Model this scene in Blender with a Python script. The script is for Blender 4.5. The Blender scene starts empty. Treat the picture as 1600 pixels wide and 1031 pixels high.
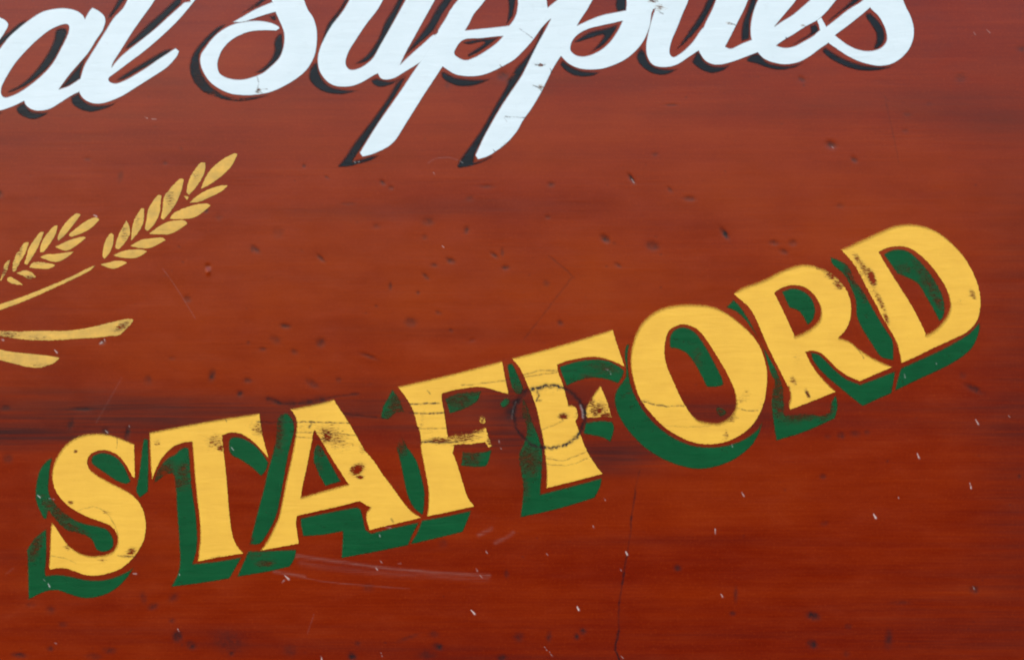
import bpy, math, random
import numpy as np
from mathutils import Vector

# ------------------------------------------------------------------ camera, sky, sun, exposure
S = bpy.context.scene
C = S.collection
ZC = 1.60                      # height of the middle of the framed part of the sign (m)
DIST = 2.30                    # camera to board (m)
cam_d = bpy.data.cameras.new("camera")
cam = bpy.data.objects.new("camera", cam_d)
C.objects.link(cam)
RISE = 0.24                    # the lens is a little above the middle of the picture, shifted down (upright lines stay upright)
cam.location = (0.0, -DIST, ZC + RISE)
cam.rotation_euler = (math.radians(90), 0, 0)
cam_d.sensor_width = 36.0
cam_d.lens = 36.0 * DIST / 1.601
cam_d.shift_y = -RISE / 1.601
cam_d.clip_start = 0.05
cam_d.clip_end = 2000
S.camera = cam

SUN_EL, SUN_AZ = math.radians(40), math.radians(236)     # overcast sun: high, left, behind the camera
world = bpy.data.worlds.new("World")
S.world = world
world.use_nodes = True
wn = world.node_tree
wn.nodes.clear()
sky = wn.nodes.new("ShaderNodeTexSky")
sky.sky_type = 'NISHITA'
sky.sun_disc = False
sky.sun_elevation = SUN_EL
sky.sun_rotation = SUN_AZ
sky.air_density = 1.0
sky.dust_density = 1.9
sky.ozone_density = 1.0
bg = wn.nodes.new("ShaderNodeBackground")
bg.inputs["Strength"].default_value = 0.13
wo = wn.nodes.new("ShaderNodeOutputWorld")
wn.links.new(sky.outputs[0], bg.inputs[0])
wn.links.new(bg.outputs[0], wo.inputs[0])

sd = bpy.data.lights.new("sun", 'SUN')
sd.energy = 1.3
sd.angle = math.radians(14)
sd.color = (1.0, 0.96, 0.9)
sun = bpy.data.objects.new("sun", sd)
C.objects.link(sun)
sdir = Vector((math.cos(SUN_EL) * math.sin(SUN_AZ), math.cos(SUN_EL) * math.cos(SUN_AZ), math.sin(SUN_EL)))
sun.rotation_euler = sdir.to_track_quat('Z', 'Y').to_euler()
sun.location = (-3, -4, 5)

S.view_settings.view_transform = 'Standard'
S.view_settings.look = 'None'
S.view_settings.exposure = 1.03
S.view_settings.gamma = 1.0
S.cycles.filter_width = 1.9

# ------------------------------------------------------------------ materials
class NT:
    def __init__(self, name):
        self.m = bpy.data.materials.new(name)
        self.m.use_nodes = True
        self.t = self.m.node_tree
        self.t.nodes.clear()
        self.out = self.t.nodes.new("ShaderNodeOutputMaterial")
    def n(self, kind, **kw):
        x = self.t.nodes.new(kind)
        for k, v in kw.items():
            setattr(x, k, v)
        return x
    def put(self, sock, v):
        if hasattr(v, "is_output"):
            self.t.links.new(v, sock)
        else:
            sock.default_value = v
    def math(self, op, a, b=0.0, c=None, clamp=False):
        x = self.n("ShaderNodeMath", operation=op, use_clamp=clamp)
        self.put(x.inputs[0], a)
        self.put(x.inputs[1], b)
        if c is not None:
            self.put(x.inputs[2], c)
        return x.outputs[0]
    def attr(self, name):
        return self.n("ShaderNodeAttribute", attribute_name=name, attribute_type='GEOMETRY').outputs["Fac"]
    def coord(self, scale, loc=(0, 0, 0), rot=(0, 0, 0)):
        if not hasattr(self, "geo"):
            self.geo = self.n("ShaderNodeNewGeometry").outputs["Position"]
        mp = self.n("ShaderNodeMapping")
        self.put(mp.inputs[0], self.geo)
        mp.inputs["Location"].default_value = loc
        mp.inputs["Rotation"].default_value = rot
        mp.inputs["Scale"].default_value = scale
        return mp.outputs[0]
    def noise(self, vec, scale=1.0, detail=4.0, rough=0.55, dist=0.0):
        x = self.n("ShaderNodeTexNoise")
        self.put(x.inputs["Vector"], vec)
        x.inputs["Scale"].default_value = scale
        x.inputs["Detail"].default_value = detail
        x.inputs["Roughness"].default_value = rough
        x.inputs["Distortion"].default_value = dist
        return x.outputs[0]
    def ramp(self, f, stops):
        x = self.n("ShaderNodeValToRGB")
        e = x.color_ramp.elements
        while len(e) < len(stops):
            e.new(0.5)
        for el, (p, c) in zip(e, stops):
            el.position = p
            el.color = (*c, 1) if len(c) == 3 else c
        self.put(x.inputs[0], f)
        return x.outputs[0]
    def rng(self, f, a, b, c=0.0, d=1.0):
        x = self.n("ShaderNodeMapRange")
        self.put(x.inputs[0], f)
        for i, v in enumerate((a, b, c, d)):
            self.put(x.inputs[i + 1], v)
        return x.outputs[0]
    def mix(self, f, a, b, blend='MIX'):
        x = self.n("ShaderNodeMix", data_type='RGBA', blend_type=blend)
        self.put(x.inputs[0], f)
        self.put(x.inputs[6], (*a, 1) if isinstance(a, tuple) else a)
        self.put(x.inputs[7], (*b, 1) if isinstance(b, tuple) else b)
        return x.outputs[2]
    def bump(self, h, strength, dist, normal=None):
        x = self.n("ShaderNodeBump")
        x.inputs["Strength"].default_value = strength
        x.inputs["Distance"].default_value = dist
        self.put(x.inputs["Height"], h)
        if normal is not None:
            self.put(x.inputs["Normal"], normal)
        return x.outputs[0]
    def principled(self, color, rough, normal=None, alpha=None, spec=0.5):
        p = self.n("ShaderNodeBsdfPrincipled")
        self.put(p.inputs["Base Color"], color)
        self.put(p.inputs["Roughness"], rough)
        self.put(p.inputs["Specular IOR Level"], spec)
        if normal is not None:
            self.put(p.inputs["Normal"], normal)
        if alpha is not None:
            self.put(p.inputs["Alpha"], alpha)
        self.t.links.new(p.outputs[0], self.out.inputs[0])
        return p

def wood_material():
    k = NT("varnished_mahogany")
    band = k.noise(k.coord((0.9, 1, 13), rot=(0, 0.015, 0)), 1.0, 3, 0.5, 0.3)
    mid = k.noise(k.coord((2.2, 1, 55), (3, 0, 1), (0, 0.02, 0)), 1.0, 4, 0.6, 0.4)
    fine = k.noise(k.coord((7, 1, 330), (1, 0, 7), (0, 0.01, 0)), 1.0, 3, 0.65)
    mott = k.noise(k.coord((5, 1, 7), (9, 0, 2)), 1.0, 5, 0.6)
    speck = k.noise(k.coord((260, 1, 260), (2, 0, 5)), 1.0, 2, 0.6)
    blot = k.noise(k.coord((12, 1, 34), (2, 0, 6)), 1.0, 4, 0.6, 0.5)
    g = k.math('MULTIPLY_ADD', mid, 0.20, k.math('MULTIPLY', band, 0.36))
    g = k.math('MULTIPLY_ADD', blot, 0.16, g)
    g = k.math('MULTIPLY_ADD', fine, 0.21, g)
    g = k.math('MULTIPLY_ADD', mott, 0.28, g)
    g = k.math('MULTIPLY_ADD', speck, 0.11, g)
    col = k.ramp(g, [(0.38, (0.108, 0.0046, 0.0008)), (0.57, (0.166, 0.0092, 0.0009)),
                     (0.69, (0.214, 0.0160, 0.0012)), (0.83, (0.262, 0.0260, 0.0024))])
    col = k.mix(k.math('MULTIPLY', k.attr("honey"), k.rng(mott, 0.30, 0.68, 0.45, 1.0)), col, (0.288, 0.0370, 0.0018))
    por = k.noise(k.coord((45, 1, 620), (2, 0, 9), (0, 0.015, 0)), 1.0, 3, 0.75)
    col = k.mix(k.rng(por, 0.60, 0.76, 0.0, 0.5), col, (0.080, 0.0048, 0.0012))
    col = k.mix(k.rng(speck, 0.58, 0.74, 0.0, 0.22), col, (0.33, 0.045, 0.006))
    # surface marks: dark staining with painted edge dimming, bruises, cracks, scuffs, chips, painted glints
    st = k.attr("stain_dim")
    streak = k.noise(k.coord((3.0, 1, 120), (5, 0, 3), (0, 0.03, 0)), 1.0, 4, 0.65, 0.3)
    stf = k.math('MULTIPLY', st, k.rng(streak, 0.30, 0.68, 0.25, 1.15), clamp=True)
    col = k.mix(stf, col, (0.016, 0.011, 0.013))
    br = k.math('MULTIPLY', k.attr("bruise"), 0.80)
    bn = k.noise(k.coord((130, 1, 130), (4, 0, 4)), 1.0, 3, 0.6)
    brf = k.math('MULTIPLY', br, k.rng(bn, 0.3, 0.62, 0.45, 1.5), clamp=True)
    col = k.mix(brf, col, (0.020, 0.012, 0.013))
    crk = k.attr("crack")
    crf = k.math('MULTIPLY', crk, k.rng(bn, 0.25, 0.6, 0.45, 1.1), clamp=True)
    col = k.mix(crf, col, (0.010, 0.008, 0.010))
    hz = k.attr("scuff")
    sn = k.noise(k.coord((26, 1, 700), (4, 0, 8), (0, -0.12, 0)), 1.0, 3, 0.6)
    hzf = k.math('MULTIPLY', hz, k.rng(sn, 0.36, 0.66, 0.0, 0.8), clamp=True)
    col = k.mix(hzf, col, (0.27, 0.15, 0.125))
    fl = k.attr("fleck")
    col = k.mix(k.math('MULTIPLY', fl, 1.0, clamp=True), col, (0.80, 0.68, 0.62))
    rough = k.rng(blot, 0.3, 0.7, 0.14, 0.25)
    rough = k.math('MULTIPLY_ADD', hz, 0.2, rough)
    h = k.math('MULTIPLY_ADD', fine, 0.35, k.math('MULTIPLY', mid, 0.5))
    h = k.math('MULTIPLY_ADD', bn, 0.18, h)
    nrm = k.bump(h, 0.4, 0.0003)
    k.principled(col, rough, nrm, None, 0.40)
    return k.m

def paint_material(name, col, col2, dirt, rough, rag, streak_rot=0.0, speckle=0.0, spec=0.5, thin=0.0, rub0=0.73, thru=0.06, wsc=(150, 520), wscr=0.6, csc=14):
    """Brushed sign paint: covering film that feathers at the brush edge and has worn through in places."""
    k = NT(name)
    brush = k.noise(k.coord((14, 1, 90), (1, 0, 2), (0, streak_rot, 0)), 1.0, 4, 0.6, 0.3)
    cloud = k.noise(k.coord((csc, 1, csc), (6, 0, 1)), 1.0, 5, 0.65)
    grit = k.noise(k.coord((420, 1, 420), (2, 0, 2)), 1.0, 2, 0.55)
    wearn = k.noise(k.coord((wsc[0], 1, wsc[1]), (8, 0, 3), (0, streak_rot * wscr, 0)), 1.0, 4, 0.62, 0.4)
    rags = k.noise(k.coord((230, 1, 230), (7, 0, 9)), 1.0, 3, 0.6)
    c = k.mix(k.rng(k.math('MULTIPLY_ADD', cloud, 0.6, k.math('MULTIPLY', brush, 0.4)), 0.36, 0.64), col, col2)
    if speckle > 0:
        dots = k.noise(k.coord((190, 1, 240), (3, 0, 3)), 1.0, 3, 0.7)
        mask = k.math('MULTIPLY', k.rng(dots, 0.66, 0.74), k.rng(cloud, 0.42, 0.62))
        c = k.mix(k.math('MULTIPLY', mask, speckle, clamp=True), c, dirt)
    wear = k.attr("wear")
    # rubbed paint first goes dirty, then through
    scr = k.noise(k.coord((60, 1, 800), (3, 0, 1), (0, streak_rot * max(0.3, wscr * 2 - 1), 0)), 1.0, 4, 0.7, 0.2)
    mixn = k.math('MULTIPLY_ADD', scr, 0.6, k.math('MULTIPLY', wearn, 0.4))
    rub = k.rng(k.math('ADD', mixn, wear), rub0 - 0.03, rub0 + 0.13, 0.0, 0.85)
    c = k.mix(rub, c, dirt)
    crk = k.attr("crack")
    crn = k.rng(rags, 0.34, 0.55, 0.20, 1.6)
    c = k.mix(k.math('MULTIPLY', crk, crn, clamp=True), c, (0.022, 0.016, 0.013))
    c = k.mix(k.math('MULTIPLY', k.attr("fleck"), 1.0, clamp=True), c, (0.8, 0.8, 0.78))
    edge = k.attr("edge")
    soft = k.attr("soft")
    e = k.math('MULTIPLY_ADD', k.math('SUBTRACT', rags, 0.5), k.math('MULTIPLY_ADD', wear, 14.0, rag), edge)
    a_edge = k.math('DIVIDE', k.math('SUBTRACT', e, 0.05), soft, clamp=True)
    a_wear = k.math('SUBTRACT', 1.0, k.rng(k.math('ADD', wearn, wear), rub0 + 0.11, rub0 + 0.11 + thru), clamp=True)
    alpha = k.math('MULTIPLY', a_edge, a_wear)
    if thin > 0:
        tn = k.noise(k.coord((48, 1, 70), (1, 0, 5), (0, streak_rot, 0)), 1.0, 5, 0.7, 0.3)
        alpha = k.math('MULTIPLY', alpha, k.rng(k.math('SUBTRACT', tn, k.math('MULTIPLY', wear, 0.35)), 0.20, 0.42, 1.0 - thin, 1.0))
    h = k.math('MULTIPLY_ADD', brush, 0.7, k.math('MULTIPLY', grit, 0.12))
    nrm = k.bump(h, 0.6, 0.0011)
    k.principled(c, rough, nrm, alpha, spec)
    return k.m

M_WOOD = wood_material()
YEL = ((0.760, 0.425, 0.048), (0.860, 0.502, 0.058), (0.30, 0.14, 0.022), 0.40, 3.0)
M_YEL = paint_material("yellow_sign_paint", *YEL, -0.12, 0.5)
M_YEL_STEEP = paint_material("yellow_sign_paint_brushed_down", *YEL, -1.15, 0.5, wscr=1.0)
M_GRN = paint_material("green_sign_paint", (0.0022, 0.064, 0.0200), (0.0036, 0.088, 0.0275), (0.035, 0.034, 0.011), 0.34, 2.4, -0.6, 0.0, 0.20, 0.42, 0.66, 0.30, (110, 190))
M_WHT = paint_material("white_sign_paint", (0.645, 0.765, 0.800), (0.70, 0.815, 0.85), (0.36, 0.33, 0.27), 0.40, 0.8, 0.9, 0.35, thin=0.09)
M_BLK = paint_material("black_sign_paint", (0.0065, 0.010, 0.0145), (0.010, 0.0145, 0.020), (0.03, 0.012, 0.010), 0.26, 2.6, 0.9, 0.0, 0.26, 0.35, 0.74, 0.16)
M_GLD = paint_material("gold_sign_paint", (0.50, 0.305, 0.066), (0.77, 0.445, 0.075), (0.17, 0.10, 0.025), 0.42, 1.8, 0.5, 0.8, csc=45)

# ------------------------------------------------------------------ where the marks of wear and painted light sit on the board (mm from the framed corner)
def mk(s):
    return [tuple(float(q) for q in r.split()) for r in s.strip().split(";") if r.strip()]
# bruises: u v rx ry angle strength depth
BRUISE = mk("""475 259 3 3 0 .7 .3;511 277 4 2 30 .6 .3;598 285 5 3 40 .6 .4;611 293 4 3 10 .5 .3;669 346 9 6 0 .45 .3;729 359 4 6 10 .6 .4
;399 389 8 4 40 .7 .5;501 403 8 3 45 .7 .5;704 407 7 4 20 .7 .5;678 414 6 3 0 .5 .3;665 431 7 3 45 .6 .4;610 447 3 6 0 .6 .4;653 457 3 3 0 .6 .3
;588 478 3 2 0 .5 .2;772 398 7 3 35 .7 .5;588 353 6 4 0 .3 .2;435 363 8 8 0 .25 .2;760 291 10 3 0 .45 .2;734 309 6 5 0 .3 .2;544 318 11 3 0 .3 .1
;663 370 5 4 0 .35 .2;446 509 8 4 10 .75 .5;430 530 9 6 30 .4 .3;501 535 7 7 0 .65 .5;460 549 6 4 20 .5 .3;410 545 6 3 0 .5 .3;642 503 9 7 0 .6 .4
;685 488 5 3 20 .5 .3;705 516 3 3 0 .5 .3;576 556 14 3 20 .55 .4;488 599 11 5 30 .5 .4;529 593 4 4 0 .45 .3;387 594 6 4 0 .7 .4;738 531 6 3 -20 .25 .3
;987 279 8 3 55 .95 .9;946 373 8 5 40 .85 .8;1020 384 10 7 20 .6 .5;1133 365 10 4 55 .95 .8;1078 310 9 4 5 .55 .4;861 288 6 4 0 .5 .3;966 414 6 3 30 .55 .4
;785 394 3 7 0 .45 .3;790 418 6 4 0 .6 .4;854 442 5 5 0 .4 .2;1024 241 5 4 0 .35 .2;1047 296 6 3 50 .45 .3;856 339 4 3 0 .5 .3;876 504 5 4 20 .6 .4
;1299 226 8 6 20 .6 .8;1335 249 6 4 40 .6 .5;1210 379 7 4 10 .55 .4;1239 379 6 5 0 .5 .4;1225 393 7 4 20 .5 .4;1313 321 6 4 0 .3 .2
;1049 164 10 2 0 .55 .2;1253 124 6 4 40 .5 .4;293 467 6 5 10 .5 .4;331 586 5 9 15 .75 .5;386 594 5 3 10 .5 .3;375 615 5 5 0 .8 .5;231 593 6 7 0 .4 .3
;269 559 5 3 0 .35 .2;388 535 3 3 0 .4 .2;12 716 7 7 0 .5 .3;129 639 16 3 0 .7 .3;110 662 5 9 15 .7 .3;164 674 6 6 0 .8 .5;199 676 4 11 12 .8 .5;8 637 8 4 0 .6 .2
;224 933 5 9 -10 .45 .3;239 947 8 5 -20 .55 .4;271 933 8 6 -30 .5 .3;79 952 7 6 0 .4 .3;48 944 7 4 0 .35 .3;277 994 8 8 20 .85 .7;299 1008 8 6 30 .7 .5
;78 1013 5 4 0 .6 .3;171 1016 10 5 0 .55 .3;30 1023 11 4 5 .75 .4;358 1003 26 18 20 .42 .1;362 1021 4 4 0 .7 .6;269 969 5 4 0 .5 .3;98 975 7 4 0 .4 .3
;146 1025 12 5 0 .45 .2;685 1010 8 5 15 .9 .6;550 1025 7 6 20 .9 .5;576 918 9 6 0 .35 .2;678 990 8 5 0 .45 .3;559 1005 5 4 0 .45 .3;668 1023 14 7 0 .5 .3;638 996 18 3 -20 .4 .2
;692 848 7 6 0 .35 .3;792 896 4 6 0 .5 .3;785 1028 7 6 0 .75 .4;453 1016 10 9 0 .4 .2;1059 887 6 5 0 .7 .4;1150 928 3 11 0 .65 .4;1145 958 5 4 0 .5 .3
;911 986 5 5 0 .8 .4;901 994 4 5 0 .8 .4;858 994 4 8 10 .6 .4;811 995 8 7 0 .5 .3;1271 962 10 6 15 1 .7;1270 1006 8 6 20 .9 .6;1389 998 6 14 5 .6 .4
;1523 921 7 6 20 .6 .7;1326 978 5 4 0 .5 .3;1323 1021 5 5 0 .4 .3;1409 941 16 3 0 .35 .2;1289 817 6 4 -20 .35 .2;1522 607 16 5 25 .65 .5;1505 585 5 6 0 .35 .3
;1286 744 5 4 0 .6 .4;1315 680 6 5 0 .6 .3;1294 681 5 4 0 .35 .2;1337 677 8 5 0 .45 .2;1355 675 5 4 0 .4 .2;1593 744 3 3 0 .6 .3;1597 76 8 5 0 .5 .2
;1502 122 9 7 0 .3 .2;160 534 5 4 -20 .6 .7;325 416 4 4 0 .35 1.2;1415 204 5 3 0 .3 .2;960 380 4 3 0 .3 .1;700 130 4 8 10 .4 .2;786 118 9 7 0 .6 .5;796 127 5 6 0 .7 .4
;0 303 4 5 0 .8 .3;798 645 9 13 15 .75 .3;806 628 8 5 -40 .6 .2;917 640 5 12 -10 .6 .3;926 648 8 6 0 .4 .2;815 652 14 9 0 .35 .1;136 248 5 3 0 .35 .2;188 275 4 9 10 .4 .1;258 254 4 3 0 .4 .2;342 338 5 6 0 .25 .2;395 389 4 5 0 .7 .3;322 329 3 4 30 .8 .3;1418 178 6 4 0 .3 .1;1452 162 5 3 0 .25 .1""")
random.seed(11)
for _ in range(160):                           # the countless smaller nicks
    BRUISE.append((random.uniform(-100, 1700), random.uniform(-100, 1130), random.uniform(1.2, 3.0), random.uniform(1.0, 2.0),
                   random.uniform(0, 180), random.uniform(.10, .42), .12))
# pale flecks, chips and highlights on dents put into the colour: u v length width angle strength
FLECK = mk("""1527 659 10 2.0 70 .9;1435 712 11 2.2 68 .9;1517 759 10 2.0 70 .9;1367 806 11 3.0 68 1;1404 776 8 .9 70 .6;1161 772 9 2 68 .85;1118 830 8 1.4 70 .7
;979 864 8 2.6 60 1;903 950 9 2.6 65 1;1128 930 8 2 65 .7;739 956 8 2.6 60 1;927 822 6 1.6 65 .55;945 780 5 1.6 70 .4;760 862 5 1.6 70 .7;502 1028 8 2 65 .8
;448 902 9 3 35 .7;442 908 8 1.5 -30 .5;588 888 5 2 60 .7;855 866 4 1.2 60 .5;970 890 3 2 60 .4;1577 650 7 1.0 70 .4;60 775 7 2.2 25 .8;80 779 9 1.4 5 .5
;76 914 7 2 60 .8;68 905 8 1.0 60 .4;157 536 6 3 -50 .6;163 531 5 2 80 .7;87 549 5 2.5 40 .7;3 531 4 2.5 0 .6;148 337 7 2.5 10 .55;166 674 5 2 30 .6;201 668 7 1.2 -75 .5
;1301 230 5 2 30 .35;989 283 6 1.6 50 .55;1414 587 9 1.6 72 .55;721 253 7 1.2 45 .5;948 577 8 1 40 .45;954 583 6 1 55 .45;363 701 5 1.6 60 .6;280 897 5 1.3 65 .7
;278 984 6 1.2 60 .6;86 1005 4 2 0 .4;1463 567 4 1.4 70 .45;1144 696 5 1.4 80 .65;1522 918 5 2 60 .45;210 896 6 2.5 0 .35;593 836 6 2 70 .5;606 824 9 2 -10 .4
;692 385 5 1.6 60 .6;678 271 4 1.5 60 .4;554 253 4 2 40 .5;780 690 6 1.5 80 .5;782 700 4 1.2 40 .5;861 1022 10 1.2 50 .45;852 1012 9 1 50 .35;972 1026 9 1.6 40 .4;596 1022 9 1 85 .35
;1545 49 10 2 40 .22;1523 52 9 2 65 .22;560 253 3 2 0 .3;228 184 5 1.6 20 .4;240 186 8 1.3 10 .3;595 877 5 1.5 50 .5;745 890 5 2 70 .5;751 900 6 1.5 60 .4;624 880 6 1.5 0 .4""")
# polyline marks: kind, width, strength, points
LINES = [
    ("crack", 1.5, .35, "1000,735 996,750 993,765"), ("crack", 1.7, .8, "993,765 989,793 986,812"), ("crack", 1.5, .55, "986,812 985,832 980,864"), ("crack", 1.8, .8, "980,864 974,900 969,930 967,945"), ("crack", 1.4, .6, "967,945 967,965 967,985"), ("crack", 2.2, .95, "967,985 962,1005 962,1016 970,1034"),
    ("crack", 1.6, .35, "818,530 850,490 895,432"), ("crack", 1.8, .35, "858,400 880,418 897,434"),
    ("crack", 1.4, .28, "1383,150 1390,185 1397,215 1405,255"),
    ("scuff", 3.6, .5, "455,868 500,874 540,879"), ("scuff", 2.8, .6, "440,864 520,876 600,887 690,895 765,899"),
    ("scuff", 6.0, .2, "470,880 560,892 660,899 760,903"), ("scuff", 3.0, .55, "428,893 455,897 476,901"),
    ("scuff", 1.2, .4, "476,903 520,910 640,920"), ("scuff", 3.6, .4, "748,836 768,826"), ("scuff", 3.6, .4, "774,848 792,839 802,832"),
    ("scuff", 1.6, .2, "150,660 170,625 190,590"), ("scuff", 1.1, .4, "254,420 270,442 285,465 305,498"), 
    ("scuff", 1.3, .35, "669,255 680,248 700,246 715,250"), ("scuff", 1.2, .3, "480,990 490,960"), ("scuff", 1.5, .25, "8,897 20,888"),
    # long knife of dark stain over the A, grain checks across the letters
    ("crack", 5.0, .9, "418,623 428,626 438,630"), ("crack", 5.5, .75, "436,630 452,631 475,629 505,624"), ("crack", 2.4, .6, "500,624 560,615"),
    ("crack", 2.2, .6, "540,647 565,650 600,653"), ("crack", 1.2, .8, "400,659 430,660 480,659 545,661"), ("crack", .9, .6, "460,682 480,684 540,690"),
    ("crack", 1.0, .5, "455,676 500,676 560,680"), ("crack", 1.6, .8, "640,631 680,630 686,630"), ("crack", 1.6, .75, "640,645 670,646 695,645"),
    ("crack", 1.2, .5, "650,669 700,669"), ("crack", 2.0, .8, "655,690 690,691 715,690"), ("crack", 1.3, .45, "722,602 760,598 800,592 838,580 873,579"),
    ("crack", 1.2, .45, "815,590 850,584 900,578"), ("crack", 1.1, .4, "845,672 865,664 880,657"), ("crack", 1.2, .45, "855,716 880,719 917,705"),
    ("crack", 1.0, .4, "850,724 885,727 918,716"), ("crack", 1.5, .6, "1000,626 1035,634 1068,634"), ("crack", 1.3, .5, "1151,636 1168,641 1184,641"),
    ("crack", .9, .3, "1036,665 1080,667 1110,665"), ("crack", 1.3, .6, "183,868 200,869 212,870"), ("crack", .8, .45, "183,683 182,700"),
    ("crack", .9, .35, "120,798 150,792 175,812 185,840"), ("crack", .9, .35, "80,868 105,873 118,880"),
    ("crack", 1.4, .6, "352,655 354,659"), ("crack", 2.0, .7, "483,667 487,660"), ("crack", 1.6, .6, "612,811 614,815"), ("crack", 1.4, .6, "668,610 672,615"),
    ("crack", 1.1, .55, "790,182 805,183 822,184"), ("crack", 1.0, .5, "787,184 792,190"), ("crack", 1.0, .5, "812,45 826,55 832,60"),
    ("crack", 1.2, .6, "837,101 846,102 852,101"), ("crack", 1.3, .55, "833,134 843,137 846,142"), ("crack", 1.2, .6, "402,120 404,130 401,145"),
    ("crack", 1.1, .6, "399,144 404,141 410,146"), ("crack", .8, .5, "404,141 418,139"), ("crack", 1.1, .6, "676,48 680,56"), ("crack", 1.1, .6, "681,44 684,51"),
    ("crack", 1.2, .6, "860,108 863,114"), ("crack", 1.0, .55, "781,101 786,106"), ("crack", 1.0, .5, "790,225 796,222"), ("crack", 1.0, .5, "782,230 787,228"),
    ("crack", 1.0, .5, "770,234 774,238"), ("crack", 1.2, .5, "1138,36 1146,38 1150,40"), ("crack", 1.2, .5, "1030,18 1036,22"), ("crack", 2.4, .8, "1229,60 1230,61"),
    ("crack", 1.2, .5, "1017,1 1024,4"), ("crack", 1.0, .6, "1340,545 1350,560"), ("crack", 1.6, .7, "1260,612 1265,620"), ("crack", 1.2, .5, "300,270 306,277"),
]
# the split that runs round the knot
def ring_pts(cu, cv, ru, rv, a0, a1, n=40):
    rr = random.Random(5)
    return [(cu + (ru + rr.uniform(-1.3, 1.3)) * math.cos(a0 + (a1 - a0) * i / n), cv + (rv + rr.uniform(-1.3, 1.3)) * math.sin(a0 + (a1 - a0) * i / n)) for i in range(n + 1)]
def pts(s):
    return [tuple(float(q) for q in p.split(",")) for p in s.split()]
def wander(P, amp, rr):
    """Smooth a polyline and let it wander a little, as a split or scratch does."""
    out = []
    n = len(P)
    for i in range(n - 1):
        p0, p1, p2, p3 = P[max(i - 1, 0)], P[i], P[i + 1], P[min(i + 2, n - 1)]
        m = max(1, int(math.hypot(p2[0] - p1[0], p2[1] - p1[1]) / 6))
        for j in range(m):
            t = j / m
            out.append(tuple(0.5 * (2 * p1[k] + (p2[k] - p0[k]) * t + (2 * p0[k] - 5 * p1[k] + 4 * p2[k] - p3[k]) * t * t
                                    + (3 * p1[k] - p0[k] - 3 * p2[k] + p3[k]) * t ** 3) + rr.uniform(-amp, amp) for k in (0, 1)))
    out.append(P[-1])
    return out
_rr = random.Random(3)
LINES = [(a, b, c, wander(pts(d), 0.15 if a == "scuff" else 0.7, _rr)) for a, b, c, d in LINES]
PI = math.pi
LINES += [("crack", 3.2, .95, ring_pts(858, 651, 56, 48, -PI * .95, PI * .35)), ("crack", 3.8, .95, ring_pts(857, 651, 56, 49, -.95, .55)),
          ("crack", 2.9, .9, ring_pts(858, 650, 55, 50, PI * .3, PI * 1.1)), ("crack", 3.6, .85, ring_pts(857, 650, 57, 50, PI * 1.02, PI * 1.3)),
          ("fleck", 1.0, .25, ring_pts(858, 651, 53, 46, -.40, .05)), ("fleck", .6, .08, ring_pts(858, 651, 58, 51, PI * .98, PI * 1.15)),  # pale arcs put a highlight along the split into the colour
          ("crack", 2.0, .7, pts("838,608 842,618 838,626 845,625"))]
# dark stained streaks, plus weaker reflection at bottom and right edge put into colour: u v half-length half-height strength
STAIN_DIM = mk("""210 640 330 34 .34;20 676 160 14 .8;0 694 100 9 .6;150 666 210 26 .55;110 642 280 14 .42;330 634 130 12 .40;420 655 200 14 .30;60 612 160 8 .25
;560 640 150 16 .45;600 668 110 9 .55;760 640 110 40 .45;690 690 110 14 .30;640 622 120 9 .42;570 600 60 9 .2;800 700 80 40 .30;950 715 95 26 .62;1010 690 60 22 .5
;1090 640 120 22 .40;1160 660 110 26 .35;900 620 70 30 .42;945 712 55 22 .6;790 645 22 40 .5;1350 635 330 9 .25;1340 660 200 8 .2;1560 660 170 30 .22;820 660 60 60 .35;1600 640 75 400 .36;1480 960 200 110 .20;800 1000 700 70 .10;100 900 160 90 .12;60 560 60 200 .10
;740 322 160 12 .2;540 335 170 12 .22;700 520 180 12 .12;300 990 260 14 .15;500 1012 330 12 .18;900 1030 300 10 .2;1200 175 200 16 .12;1450 160 180 20 .25;1100 990 180 9 .12
;1560 190 120 30 .25;60 870 200 6 .12;700 860 160 7 .12;1000 845 260 9 .14;1480 1010 160 26 .12;330 130 260 9 .12;130 180 200 9 .12""")

# paler honey coloured heartwood: u v half-length half-height strength
HONEY = mk("""560 450 540 125 .70;900 440 440 120 .68;330 560 420 75 .60;1280 330 440 110 .62;760 250 420 50 .36;1000 760 420 55 .24;640 150 620 70 .22;250 860 260 70 .18""")

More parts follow.
